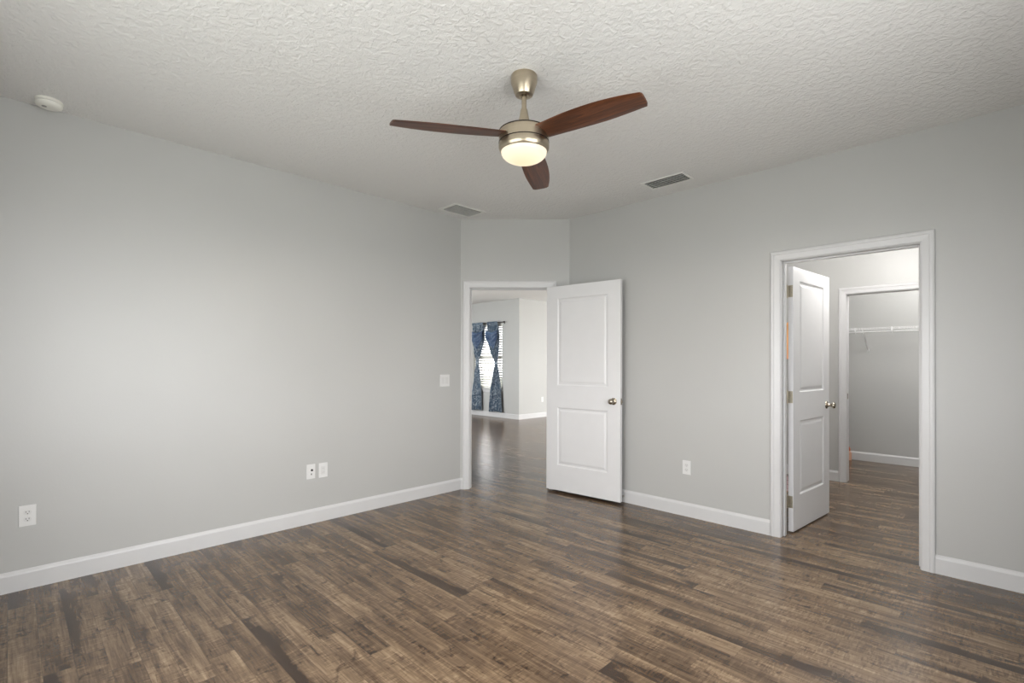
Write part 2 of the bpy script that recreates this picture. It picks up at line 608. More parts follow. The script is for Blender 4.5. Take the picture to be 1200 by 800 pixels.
OUTL, OUTR = 0.044, 0.995        # outer edges of the diagonal doorway's casing
baseboard('baseboard_left', (XL, YS), (XL, 3.234), 'long white baseboard along the left wall', m1=-0.414)
_a = CL + DU * 0.014
_b = CL + DU * OUTL
baseboard('baseboard_diagonal', (_a.x, _a.y), (_b.x, _b.y), 'short white baseboard stub left of the entry doorway')
baseboard('baseboard_right', (-3.165, YR), (-1.2475, YR), 'white baseboard between the open entry door and the inner doorway')
baseboard('baseboard_right', (-0.3035, YR), (XE, YR), 'white baseboard right of the inner doorway')
baseboard('baseboard_back', (XE, YS), (XL + 0.015, YS), 'white baseboard on the wall behind the camera')
baseboard('baseboard_bathroom', (-2.78, 6.38), (-1.291, 6.38), 'white bathroom baseboard left of the closet doorway')
baseboard('baseboard_bathroom', (-0.381, 6.38), (XE, 6.38), 'white bathroom baseboard right of the closet doorway')
baseboard('baseboard_closet', (-2.78, 7.98), (XE, 7.98), 'white baseboard along the closet back wall')
baseboard('baseboard_great_room_window', (-12.0, 8.12), (-7.815, 8.12), 'white baseboard under the blue curtains', m1=1.0)
baseboard('baseboard_great_room_alcove', (-7.815, 8.12), (-7.815, 12.0), 'white baseboard on the bright far wall', m0=-1.0)


# ------------------------------------------------------------------ door frames
CAS = [(0, 0), (0, 0.009), (0.006, 0.012), (0.040, 0.0145), (0.044, 0.018), (0.056, 0.0185), (0.064, 0.016), (0.068, 0.012), (0.068, 0)]


def door_frame(name, loc, rz, a, b, h, depth, label, both=True, strike=None):
    """Local x along the wall, y out of the wall into the near room; a..b is the clear opening."""
    root = empty(name, loc, rz, label, 'door frame', kind='structure')
    rv = 0.005

    def casing(flip, dy):
        s = -1 if flip else 1
        L = lambda z: (lambda q: Vector((a - rv - q[0], dy + s * q[1], z)))
        f = [lambda q: Vector((a - rv - q[0], dy + s * q[1], 0)),
             lambda q: Vector((a - rv - q[0], dy + s * q[1], h + rv + q[0])),
             lambda q: Vector((b + rv + q[0], dy + s * q[1], h + rv + q[0])),
             lambda q: Vector((b + rv + q[0], dy + s * q[1], 0))]
        MB().sweep(f, CAS).build('casing', M_TRIM, root)
    casing(False, 0.0)
    if both:
        casing(True, -depth)
    j = MB()
    j.box(a - JT, -depth, 0, a, 0, h + JT)
    j.box(b, -depth, 0, b + JT, 0, h + JT)
    j.box(a, -depth, h, b, 0, h + JT)
    j.build('jamb', M_TRIM, root, bevel=0.0015)
    return root


def stops(root, a, b, h, y0, y1):
    m = MB()
    m.box(a, y0, 0, a + 0.011, y1, h)
    m.box(b - 0.011, y0, 0, b, y1, h)
    m.box(a + 0.011, y0, h - 0.011, b - 0.011, y1, h)
    m.build('stop_strip', M_TRIM, root, bevel=0.001)


def strike(root, x, sx, y, z):
    m = MB().box(x, y - 0.014, z - 0.03, x + 0.002 * sx, y + 0.014, z + 0.03)
    o = m.build('strike_plate', M_NICKEL, root)
    o['label'] = 'nickel strike plate'


RZ_DIAG = math.atan2(-DU.y, -DU.x)
# in the diagonal frame local x = -DU, so s -> -s
fr1 = door_frame('trim_1', CL, RZ_DIAG, -D1B, -D1A, D1H, 0.13, 'white casing of the entry doorway in the diagonal wall')
stops(fr1, -D1B, -D1A, D1H, -0.078, -0.042)
strike(fr1, -D1A, -1, -0.022, 0.92)
fr2 = door_frame('trim_2', (0, YR, 0), PI, -D2B, -D2A, D2H, TW, 'white casing of the inner doorway in the right wall')
stops(fr2, -D2B, -D2A, D2H, -0.088, -0.052)
fr3 = door_frame('trim_3', (0, 6.38, 0), PI, -D3B, -D3A, D3H, 0.12, 'white casing of the closet doorway')
strike(fr3, -D3A, -1, -0.05, 0.93)


# ------------------------------------------------------------------ doors
def leaf(root, W, Z0, Z1, T=0.035):
    """x 0..W from hinge to free edge, visible face at y=0, body towards +y."""
    xs = [0, 0.128, W - 0.128, W]
    zs = [Z0, 0.272, 0.846, 1.062, 1.925, Z1]
    b = MB()
    for y in (0.0, T):
        for i in range(3):
            for k in range(5):
                if i == 1 and k in (1, 3):
                    continue
                b.poly([(xs[i], y, zs[k]), (xs[i + 1], y, zs[k]), (xs[i + 1], y, zs[k + 1]), (xs[i], y, zs[k + 1])])
    for k in range(5):
        b.poly([(0, 0, zs[k]), (0, T, zs[k]), (0, T, zs[k + 1]), (0, 0, zs[k + 1])])
        b.poly([(W, 0, zs[k]), (W, T, zs[k]), (W, T, zs[k + 1]), (W, 0, zs[k + 1])])
    for i in range(3):
        for z in (Z0, Z1):
            b.poly([(xs[i], 0, z), (xs[i + 1], 0, z), (xs[i + 1], T, z), (xs[i], T, z)])
    bmesh.ops.remove_doubles(b.bm, verts=b.bm.verts, dist=1e-5)
    b.build('leaf', M_DOOR, root)
    for k in (1, 3):
        p = MB()
        rings = [(0, 0), (0.004, 0.0015), (0.012, 0.0085), (0.026, 0.0085), (0.036, 0.004), (0.046, 0.0025)]
        for side in (0, 1):
            prev = None
            for ins, dep in rings:
                y = dep if side == 0 else T - dep
                r = [p.bm.verts.new(v) for v in ((xs[1] + ins, y, zs[k] + ins), (xs[2] - ins, y, zs[k] + ins), (xs[2] - ins, y, zs[k + 1] - ins), (xs[1] + ins, y, zs[k + 1] - ins))]
                if prev:
                    for i in range(4):
                        j = (i + 1) % 4
                        p.bm.faces.new((prev[i], prev[j], r[j], r[i]))
                prev = r
            p.bm.faces.new(prev)
        o = p.build('panel', M_DOOR, root)
    return root


def knob(root, x, z, T=0.035):
    for side in (0, 1):
        M = Matrix.Translation((x, 0 if side == 0 else T, z)) @ Matrix.Rotation(PI / 2 if side == 0 else -PI / 2, 4, 'X')
        k = MB().lathe([(0.0, 0.030), (0.011, 0.030), (0.0115, 0.036), (0.017, 0.040), (0.0245, 0.047), (0.0265, 0.055), (0.024, 0.063), (0.015, 0.069), (0, 0.0705)], M, 32)
        kn = k.build('knob', M_NICKEL, root, smooth=60)
        r = MB().lathe([(0, 0.0), (0.032, 0.0), (0.032, 0.004), (0.028, 0.0085), (0.016, 0.011), (0.012, 0.014), (0.011, 0.031), (0, 0.031)], M, 32)
        r.build('rosette', M_NICKEL, kn, smooth=50)


def hinges(root, zs, T=0.035, plates='edge', ky=None):
    """Butt hinges on the hinge edge x=0; the pin sits at the back corner y=T or front y=0."""
    for z in zs:
        m = MB()
        m.box(-0.0018, 0.003, z - 0.045, 0.0002, T - 0.002, z + 0.045)
        h = m.build('hinge', M_HINGE, root)
        yk = T + 0.005
        kn = MB()
        for q in range(5):
            kn.tube((-0.004, yk, z - 0.045 + q * 0.018), (-0.004, yk, z - 0.045 + q * 0.018 + 0.0172), 0.0058, seg=12)
        kn.tube((-0.004, yk, z - 0.050), (-0.004, yk, z + 0.050), 0.004, seg=10)
        kn.build('hinge_pin', M_HINGE, h, smooth=50)
        if plates == 'edge':
            sc = MB()
            for (yy, zz) in ((0.010, 0.030), (0.022, 0.012), (0.010, -0.012), (0.022, -0.030)):
                sc.tube((-0.0016, yy, z + zz), (-0.0028, yy, z + zz), 0.0030, seg=8)
            sc.build('screw', M_GREYSLOT, h)


def latch(root, W, z, T=0.035):
    m = MB().box(W - 0.0002, 0.006, z - 0.028, W + 0.0016, T - 0.006, z + 0.028)
    m.box(W, 0.011, z - 0.012, W + 0.010, T - 0.011, z + 0.012)
    o = m.build('latch_plate', M_NICKEL, root)
    o['label'] = 'nickel latch plate'


# entry door, folded back towards the right wall: local +y must point away from the camera
d1 = empty('door_1', (-3.2855, 3.8170, 0), math.atan2(0.0839, 0.9965), 'white two-panel entry door standing open against the right wall', 'door', kind='structure')
leaf(d1, 0.820, 0.025, 2.046)
knob(d1, 0.752, 0.935)
hinges(d1, (0.30, 1.02, 1.80))
latch(d1, 0.820, 0.935)

# inner door, swung into the bathroom: x along the leaf, visible face towards +X of the room
_ang = math.atan2(0.9961, 0.0875)
d2 = empty('door_2', (-1.1375, 4.176, 0), _ang, 'white two-panel inner door standing open into the bathroom', 'door', kind='structure')
leaf(d2, 0.775, 0.012, 2.022)
knob(d2, 0.708, 0.935)
hinges(d2, (0.235, 1.03, 1.835))
latch(d2, 0.775, 0.935)

# spring door stop on the baseboard behind the entry door
ds = empty('door_stop', (-2.508, YR - 0.015, 0.055), PI, 'small dark spring door stop on the baseboard behind the entry door', 'door stop')
m = MB()
pts = []
for i in range(90):
    t = i / 89
    pts.append((0.007 * math.cos(t * 2 * PI * 9), 0.004 + t * 0.048, 0.007 * math.sin(t * 2 * PI * 9)))
m.wire(pts, 0.0016, 5).build('spring', M_SPRING, ds, smooth=60)
MB().tube((0, 0, 0), (0, 0.005, 0), 0.011, seg=16).build('base', M_SPRING, ds, smooth=50)
MB().tube((0, 0.050, 0), (0, 0.060, 0), 0.0085, 0.0075, seg=16).build('rubber_tip', M_DARK, ds, smooth=50)

# ------------------------------------------------------------------ wall plates
RZL, RZR = -PI / 2, PI


def plate_mesh(w, h, name, root):
    m = MB().box(-w / 2, 0, -h / 2, w / 2, 0.0055, h / 2)
    return m.build(name, M_PLATE, root, bevel=0.0035, segs=3)


def duplex(loc, rz, label, slotmat, group='wall outlets'):
    root = empty('wall_outlet', loc, rz, label, 'outlet', group)
    plate_mesh(0.072, 0.118, 'cover_plate', root)
    for dz in (0.0195, -0.0195):
        pr = []
        for i in range(24):
            t = 2 * PI * i / 24
            pr.append((0.0165 * math.cos(t), max(-0.0135, min(0.0135, 0.0168 * math.sin(t)))))
        r = MB()
        r.sweep([lambda q: Vector((q[0], 0.005, dz + q[1])), lambda q: Vector((q[0], 0.0068, dz + q[1]))], pr)
        rc = r.build('receptacle', M_PLATE2, root)
        for sx, hh in ((-0.0063, 0.0042), (0.0063, 0.0036)):
            MB().box(sx - 0.0012, 0.0066, dz + 0.003 - hh, sx + 0.0012, 0.0071, dz + 0.003 + hh).build('slot', slotmat, rc)
        g = MB()
        g.tube((0, 0.0066, dz - 0.0075), (0, 0.0071, dz - 0.0075), 0.0027, seg=12)
        g.build('ground_hole', slotmat, rc)
    sc = MB().tube((0, 0.005, 0), (0, 0.0064, 0), 0.003, seg=12)
    sc.build('screw', M_PLATE2, root)
    return root


duplex((XL, 0.076, 0.412), RZL, 'white duplex outlet low on the left wall near the photo edge', M_DARK)
duplex((-1.903, YR, 0.408), RZR, 'white outlet low on the right wall beside the inner doorway', M_GREYSLOT)
duplex((-7.815, 8.92, 0.418), RZL, 'tiny white outlet on the bright far wall beyond the entry doorway', M_PLATE2)

cab = empty('cable_plate', (XL, 1.697, 0.412), RZL, 'white wall plate with a dark round cable jack, left of the pair', 'wall plate', 'wall plates side by side')
plate_mesh(0.071, 0.117, 'cover_plate', cab)
j = MB().lathe([(0, 0), (0.0085, 0), (0.0085, 0.005), (0.0062, 0.006), (0.0062, 0.013), (0, 0.013)], Matrix.Translation((-0.006, 0.005, 0.012)) @ Matrix.Rotation(-PI / 2, 4, 'X'), 16)
j.build('cable_jack', M_DARK, cab, smooth=40)['label'] = 'dark round cable jack'
MB().box(-0.007, 0.005, -0.027, 0.000, 0.0064, -0.014).build('jack_slot', M_DARK, cab)
for z in (0.042, -0.042):
    MB().tube((0, 0.005, z), (0, 0.0062, z), 0.0028, seg=10).build('screw', M_PLATE2, cab)

ph = empty('outlet_plate', (XL, 1.797, 0.410), RZL, 'blank-looking white wall plate with a faint insert, right of the pair', 'wall plate', 'wall plates side by side')
plate_mesh(0.075, 0.119, 'cover_plate', ph)
ins = MB().box(-0.0165, 0.005, -0.033, 0.0165, 0.0072, 0.033).build('insert', M_PLATE2, ph, bevel=0.001)
for dz in (0.016, -0.016):
    for sx in (-0.006, 0.006):
        MB().box(sx - 0.001, 0.007, dz - 0.003, sx + 0.001, 0.0075, dz + 0.003).build('slot', M_GREYSLOT, ins)

sw = empty('light_switch', (XL, 3.030, 1.108), RZL, 'white double light switch on the left wall beside the entry doorway', 'light switch')
plate_mesh(0.118, 0.118, 'cover_plate', sw)
for sx in (-0.023, 0.023):
    r = MB()
    pr = [(0.005, -0.033), (0.0075, -0.033), (0.0062, 0.0), (0.0095, 0.033), (0.005, 0.033)]
    r.sweep([lambda q: Vector((sx - 0.0165, q[0], q[1])), lambda q: Vector((sx + 0.0165, q[0], q[1]))], pr)
    r.build('rocker', M_PLATE2, sw)

# ------------------------------------------------------------------ ceiling fan
FX, FY = -1.745, 1.845
fan = empty('ceiling_fan', (FX, FY, H), 0, 'three-blade ceiling fan in brushed nickel with walnut blades and lit frosted dome', 'ceiling fan')
z = lambda w: w - H
MB().lathe([(0, 0), (0.066, 0), (0.068, z(2.742)), (0.067, z(2.715)), (0.058, z(2.690)), (0.050, z(2.664)), (0.044, z(2.652)), (0.024, z(2.648)), (0.016, z(2.655)), (0, z(2.655))], None, 48).build('canopy', M_FANMETAL, fan, smooth=35)
MB().lathe([(0, z(2.68)), (0.0125, z(2.68)), (0.0125, z(2.56)), (0, z(2.56))], None, 24).build('downrod', M_FANMETAL, fan, smooth=35)
MB().lathe([(0, z(2.583)), (0.015, z(2.583)), (0.018, z(2.575)), (0.029, z(2.515)), (0.038, z(2.492)), (0.05, z(2.478)), (0.06, z(2.470)), (0, z(2.466))], None, 40).build('coupling', M_FANMETAL, fan, smooth=50)
MB().lathe([(0, z(2.472)), (0.115, z(2.470)), (0.1285, z(2.466)), (0.1285, z(2.461)), (0, z(2.461))], None, 64).build('top_ring', M_BRONZE, fan, smooth=35)
MB().lathe([(0, z(2.463)), (0.127, z(2.463)), (0.128, z(2.450)), (0.1275, z(2.407)), (0, z(2.407))], None, 64).build('motor_housing', M_FANMETAL, fan, smooth=35)
MB().lathe([(0, z(2.409)), (0.1290, z(2.409)), (0.1290, z(2.404)), (0, z(2.404))], None, 64).build('seam_ring', M_BRONZE, fan, smooth=35)
MB().lathe([(0, z(2.406)), (0.1275, z(2.406)), (0.1295, z(2.392)), (0.1285, z(2.378)), (0.1225, z(2.364)), (0.118, z(2.360)), (0.114, z(2.364)), (0, z(2.366))], None, 64).build('light_fitter', M_FANMETAL, fan, smooth=40)
prof = [(0, z(2.366)), (0.1155, z(2.366))]
for i in range(13):
    t = i / 12 * PI / 2
    prof.append((0.1165 * math.cos(t), z(2.360) - 0.054 * math.sin(t)))
prof[-1] = (0, z(2.360) - 0.054)
gd = MB().lathe(prof, None, 64).build('glass_dome', M_GLOW, fan, smooth=50)
gd['label'] = 'glowing warm white frosted glass dome'
area_light('fan_lamp_light', (FX, FY, 2.300), (0, 0, -1), 0.15, 0.15, FAN_LAMP, (1.0, 0.84, 0.64)).data.shape = 'DISK'

BLZ, BLP, BL0, BLD = 2.444, math.radians(9.7), math.radians(1.8), math.radians(2.9)
BLADE_CW = [(0.10, -0.050), (0.30, -0.064), (0.45, -0.061), (0.58, -0.044), (0.68, -0.020)]
BLADE_CCW = [(0.10, 0.066), (0.30, 0.078), (0.45, 0.084), (0.58, 0.079), (0.68, 0.072)]


def table(tab, r):
    for k in range(len(tab) - 1):
        (a, p), (b, q) = tab[k], tab[k + 1]
        if r <= b or k == len(tab) - 2:
            m0 = (tab[k + 1][1] - tab[max(0, k - 1)][1]) / (tab[k + 1][0] - tab[max(0, k - 1)][0])
            k2 = min(len(tab) - 1, k + 2)
            m1 = (tab[k2][1] - tab[k][1]) / (tab[k2][0] - tab[k][0])
            h = b - a
            t = (r - a) / h
            return (2 * t**3 - 3 * t**2 + 1) * p + (t**3 - 2 * t**2 + t) * h * m0 + (-2 * t**3 + 3 * t**2) * q + (t**3 - t**2) * h * m1


def blade_edges(r):
    """cw and ccw chord offsets of the blade at radius r (metres)."""
    return table(BLADE_CW, r), table(BLADE_CCW, r)


def make_blade():
    b = MB()
    N = 26
    R1 = 0.673
    top, bot = [], []
    T = 0.0075
    nseg = 8
    for i in range(N + 1):
        f = i / N
        row_t, row_b = [], []
        for k in range(nseg + 1):
            g = k / nseg
            rr = 0.115 + f * (R1 - 0.115)
            # slanted, slightly rounded tip
            tip = R1 - 0.014 * g - 0.008 * (2 * g - 1) ** 4
            rr = 0.115 + f * (tip - 0.115)
            c0, c1 = blade_edges(rr)
            y = c0 + (c1 - c0) * g
            edge = min(1.0, 6 * min(g, 1 - g) + 0.25)
            row_t.append(b.bm.verts.new((rr, y, T / 2 * edge)))
            row_b.append(b.bm.verts.new((rr, y, -T / 2 * edge)))
        top.append(row_t)
        bot.append(row_b)
    for i in range(N):
        for k in range(nseg):
            b.bm.faces.new((top[i][k], top[i + 1][k], top[i + 1][k + 1], top[i][k + 1]))
            b.bm.faces.new((bot[i][k], bot[i][k + 1], bot[i + 1][k + 1], bot[i + 1][k]))
        for k in (0, nseg):
            b.bm.faces.new((top[i][k], bot[i][k], bot[i + 1][k], top[i + 1][k]))
    for k in range(nseg):
        for i in (0, N):
            b.bm.faces.new((top[i][k], top[i][k + 1], bot[i][k + 1], bot[i][k]))
    return b


for k in range(3):
    bl = make_blade().build('blade', M_WALNUT, fan, smooth=50)
    bl.location = (0, 0, z(BLZ))
    bl.rotation_euler = (Matrix.Rotation(BL0 + k * 2 * PI / 3, 4, 'Z') @ Matrix.Rotation(BLD, 4, 'Y') @ Matrix.Rotation(-BLP, 4, 'X')).to_euler()
    br = MB()
    br.box(0.10, -0.020, -0.002, 0.150, 0.020, 0.010)
    br.build('blade_bracket', M_BRONZE, bl, bevel=0.002)

# ------------------------------------------------------------------ ceiling things
sd = empty('smoke_detector', (-3.815, 0.148, H), 0, 'round off-white smoke detector on the ceiling at the upper left', 'smoke detector')
MB().lathe([(0, 0), (0.060, 0), (0.061, -0.010), (0.058, -0.0145), (0, -0.0145)], None, 48).build('base', M_SMOKE, sd, smooth=35)
MB().lathe([(0, -0.014), (0.0555, -0.014), (0.0555, -0.017), (0, -0.017)], None, 48).build('seam_ring', M_DARK, sd, smooth=35)
MB().lathe([(0, -0.0165), (0.0585, -0.0165), (0.0595, -0.024), (0.057, -0.031), (0.050, -0.0375), (0.036, -0.041), (0, -0.042)], None, 48).build('cover', M_SMOKE, sd, smooth=40)
MB().lathe([(0, 0), (0.011, 0), (0.011, -0.002), (0, -0.002)], Matrix.Translation((0.012, -0.02, -0.0412)), 16).build('test_button', M_GREYSLOT, sd)


def vent(loc, lx, ly, along, n, label, frame_w=0.03, tilt=35):
    root = empty('ceiling_vent', loc, 0, label, 'air vent', 'ceiling vents')
    f = MB()
    hx, hy = lx / 2, ly / 2
    T = 0.007
    f.box(-hx, -hy, -T, hx, -hy + frame_w, 0)
    f.box(-hx, hy - frame_w, -T, hx, hy, 0)
    f.box(-hx, -hy + frame_w, -T, -hx + frame_w, hy - frame_w, 0)
    f.box(hx - frame_w, -hy + frame_w, -T, hx, hy - frame_w, 0)
    f.build('frame', M_VENT, root, bevel=0.003)
    MB().box(-hx + frame_w, -hy + frame_w, -0.0015, hx - frame_w, hy - frame_w, -0.0002).build('backing', M_VENTSHADE, root)
    s = MB()
    ix, iy = hx - frame_w, hy - frame_w
    for i in range(n):
        c = -1 + 2 * (i + 0.5) / n
        if along == 'x':
            M = Matrix.Translation((0, c * iy, -0.0085)) @ Matrix.Rotation(math.radians(tilt), 4, 'X')
            s.box(-ix, -iy / n * 0.60, -0.0006, ix, iy / n * 0.60, 0.0006, M)
        else:
            M = Matrix.Translation((c * ix, 0, -0.0085)) @ Matrix.Rotation(math.radians(tilt), 4, 'Y')
            s.box(-ix / n * 0.60, -iy, -0.0006, ix / n * 0.60, iy, 0.0006, M)
    s.build('louvers', M_VENT, root)
    return root


vent((-3.705, 3.06, H), 0.265, 0.385, 'y', 12, 'square-ish ceiling vent in the corner above the entry doorway', 0.034, 50)
vent((-1.925, 3.712, H), 0.37, 0.205, 'x', 5, 'narrow slatted ceiling vent near the right wall', 0.024, 38)

# ------------------------------------------------------------------ great room window, blind, curtains
WC, WW, WHT = (WX0 + WX1) / 2, WX1 - WX0, WZ1 - WZ0


def window(name, loc, rz, w, z0, z1, depth, label, sill=True):
    """Local y out of the wall into the room; single-hung sash set back in the opening."""
    root = empty(name, loc, rz, label, 'window', kind='structure')
    f = MB()
    t = 0.045
    y0, y1 = -depth + 0.01, -depth + 0.06
    f.box(-w / 2, y0, z0, -w / 2 + t, y1, z1)
    f.box(w / 2 - t, y0, z0, w / 2, y1, z1)
    f.box(-w / 2 + t, y0, z0, w / 2 - t, y1, z0 + t)
    f.box(-w / 2 + t, y0, z1 - t, w / 2 - t, y1, z1)
    f.build('window_frame', M_TRIM, root, bevel=0.002)
    zm = (z0 + z1) / 2
    MB().box(-w / 2 + t, y0 + 0.005, zm - 0.025, w / 2 - t, y1 - 0.005, zm + 0.025).build('meeting_rail', M_TRIM, root, bevel=0.002)
    MB().box(-w / 2 + t, y0 + 0.02, z0 + t, w / 2 - t, y0 + 0.024, zm - 0.025).build('pane', M_PANE, root)
    MB().box(-w / 2 + t, y0 + 0.02, zm + 0.025, w / 2 - t, y0 + 0.024, z1 - t).build('pane', M_PANE, root)
    if sill:
        s = MB()
        s.box(-w / 2 - 0.04, -depth + 0.06, z0 - 0.022, w / 2 + 0.04, 0.035, z0)
        s.box(-w / 2 - 0.02, 0, z0 - 0.075, w / 2 + 0.02, 0.014, z0 - 0.022)
        s.build('sill', M_TRIM, root, bevel=0.003)
    return root


window('window_1', (WC, 8.12, 0), PI, WW, WZ0, WZ1, 0.14, 'far window with white sill behind blue curtains')
for i, (a, b) in enumerate(EAST_WINS):
    window('window_%d' % (i + 2), (XE, (a + b) / 2, 0), PI / 2, b - a, 0.75, 2.15, 0.12, 'window facing the left wall, outside the photo')
window('window_4', (BWX, YS, 0), 0, 2.4, 0.75, 2.15, 0.12, 'window added behind the camera to light the right wall')
window('window_5', (-2.9, 9.9, 0), PI / 2, 2.3, 0.05, 2.15, 0.12, 'unseen glass door added to light the bright far wall of the great room', sill=False)
window('window_6', (-8.2, 3.22, 0), 0, 2.2, 0.7, 2.3, 0.12, 'unseen south window added to light the curtained wall of the great room')

bd = empty('window_blind', (WC, 8.12, 0), PI, 'white slatted blind lowered in the far window behind the curtains', 'window blind')
s = MB()
zz = WZ0 + 0.06
while zz < WZ1 - 0.07:
    M = Matrix.Translation((0, -0.038, zz)) @ Matrix.Rotation(math.radians(-62), 4, 'X')
    s.box(-WW / 2 + 0.012, -0.024, -0.0013, WW / 2 - 0.012, 0.024, 0.0013, M)
    zz += 0.056
s.build('slats', M_BLIND, bd)
MB().box(-WW / 2 + 0.008, -0.066, WZ1 - 0.058, WW / 2 - 0.008, -0.010, WZ1 - 0.003).build('headrail', M_BLIND, bd, bevel=0.003)
MB().box(-WW / 2 + 0.012, -0.060, WZ0 + 0.006, WW / 2 - 0.012, -0.014, WZ0 + 0.026).build('bottom_rail', M_BLIND, bd, bevel=0.003)
for sx in (-0.3, 0.3):
    MB().tube((sx, -0.013, WZ0 + 0.02), (sx, -0.013, WZ1 - 0.05), 0.0012, seg=6).build('ladder_cord', M_BLIND, bd)

YC = 8.12 - 0.085
KC = YC / 8.12                     # the curtains hang this much nearer than the wall they were measured on
rod = empty('curtain_rod', (WC * KC, YC, 2.228), PI, 'dark curtain rod above the far window', 'curtain rod')
MB().tube((-0.535, 0, 0), (0.535, 0, 0), 0.011, seg=16).build('rod', M_ROD, rod, smooth=50)
for sx in (-1, 1):
    MB().lathe([(0, 0), (0.012, 0), (0.013, 0.006), (0.009, 0.010), (0.020, 0.022), (0.024, 0.034), (0.018, 0.048), (0, 0.054)], Matrix.Translation((0.535 * sx, 0, 0)) @ Matrix.Rotation(PI / 2 * sx, 4, 'Y'), 20).build('finial', M_ROD, rod, smooth=50)
    b = MB().box(0.50 * sx - 0.008, -0.085, -0.008, 0.50 * sx + 0.008, 0.0, 0.004)
    b.box(0.50 * sx - 0.012, -0.085, -0.035, 0.50 * sx + 0.012, -0.080, 0.03)
    b.build('bracket', M_ROD, rod, bevel=0.002)


def interp(tab, z_):
    tab = sorted(tab)
    for a, b in zip(tab, tab[1:]):
        if a[0] <= z_ <= b[0]:
            t = (z_ - a[0]) / (b[0] - a[0])
            t = t * t * (3 - 2 * t) * 0.5 + t * 0.5
            return a[1] + (b[1] - a[1]) * t, a[2] + (b[2] - a[2]) * t
    return (tab[0][1:] if z_ < tab[0][0] else tab[-1][1:])


def curtain(tab, zt, label, ph):
    xa = (tab[0][1] + tab[0][2]) / 2
    root = empty('curtain', (xa, YC, 0.12), 0, label, 'curtain', 'blue curtains')
    b = MB()
    NX, NZ = 90, 80
    z0, z1 = 0.135, 2.255
    g = []
    for i in range(NZ + 1):
        zc = z0 + (z1 - z0) * i / NZ
        l, r = interp(tab, zc)
        row = []
        w = r - l
        A = 0.012 + 0.022 * min(1, w / 0.35)
        if zc > 2.21:
            A = 0.016
        for k in range(NX + 1):
            u = k / NX
            y = A * math.sin(2 * PI * 6.5 * u + ph + 0.5 * math.sin(zc * 3)) + 0.3 * A * math.sin(2 * PI * 11 * u + zc * 2)
            if zc > 2.195:
                y = -abs(y) - 0.014
            row.append(b.bm.verts.new((l + w * u - xa, y, zc - 0.12 - 0.012 * math.sin(2 * PI * 1.0 * u + ph) * (1 if i == 0 else 0))))
        g.append(row)
    for i in range(NZ):
        for k in range(NX):
            b.bm.faces.new((g[i][k], g[i][k + 1], g[i + 1][k + 1], g[i + 1][k]))
    o = b.build('drape', M_CURTAIN, root, smooth=True)
    sm = o.modifiers.new('solid', 'SOLIDIFY')
    sm.thickness = 0.004
    # tie ribbon
    l, r = interp(tab, zt)
    tb = MB()
    N = 40
    c = (l + r) / 2 - xa
    rx, ry = (r - l) / 2 + 0.014, 0.040
    ring = []
    for i in range(N):
        t = 2 * PI * i / N
        ring.append([tb.bm.verts.new((c + k * rx * math.cos(t), k * ry * math.sin(t), zt - 0.12 + dz)) for k, dz in ((1.0, -0.022), (1.07, 0), (1.0, 0.022))])
    for i in range(N):
        j = (i + 1) % N
        for q in range(2):
            tb.bm.faces.new((ring[i][q], ring[j][q], ring[j][q + 1], ring[i][q + 1]))
    to = tb.build('tieback', M_TIE, root, smooth=True)
    to.modifiers.new('solid', 'SOLIDIFY').thickness = 0.004
    # gathered darker swag across the upper drape
    sb = MB()
    g = []
    lz, hz = 1.60, 2.10
    for i in range(25):
        f = i / 24
        row = []
        for k in range(41):
            u = k / 40
            zc = hz - 0.10 - (hz - lz - 0.10) * f * (0.45 + 0.55 * math.sin(PI * u)) + 0.06 * (abs(2 * u - 1))
            l, r = interp(tab, zc)
            x = l - 0.012 + (r - l + 0.024) * u - xa
            y = -0.045 - 0.028 * math.sin(PI * f) - 0.012 * math.sin(f * 22 + 2.0 * math.sin(PI * u))
            row.append(sb.bm.verts.new((x, y, zc - 0.12)))
        g.append(row)
    for i in range(24):
        for k in range(40):
            sb.bm.faces.new((g[i][k], g[i][k + 1], g[i + 1][k + 1], g[i + 1][k]))
    so = sb.build('swag', M_SWAG, root, smooth=True)
    so.modifiers.new('solid', 'SOLIDIFY').thickness = 0.005
    so['label'] = 'darker blue gathered swag'
    return root


LT = [(0.10, -9.49, -9.08), (0.6, -9.43, -9.10), (1.0, -9.34, -9.15), (1.27, -9.275, -9.205), (1.31, -9.275, -9.205), (1.55, -9.36, -9.12), (1.85, -9.415, -9.01), (2.30, -9.405, -9.01)]
RT = [(0.10, -8.82, -8.37), (0.6, -8.77, -8.41), (1.0, -8.69, -8.47), (1.25, -8.61, -8.535), (1.29, -8.61, -8.535), (1.55, -8.77, -8.50), (1.85, -8.875, -8.48), (2.30, -8.87, -8.51)]
LT = [(a, b * KC, c * KC) for a, b, c in LT]
RT = [(a, b * KC, c * KC) for a, b, c in RT]
curtain(LT, 1.29, 'left of the two blue patterned curtains, tied at its middle in the far window', 0.3)
curtain(RT, 1.27, 'right of the two blue patterned curtains, tied at its middle in the far window', 1.1)

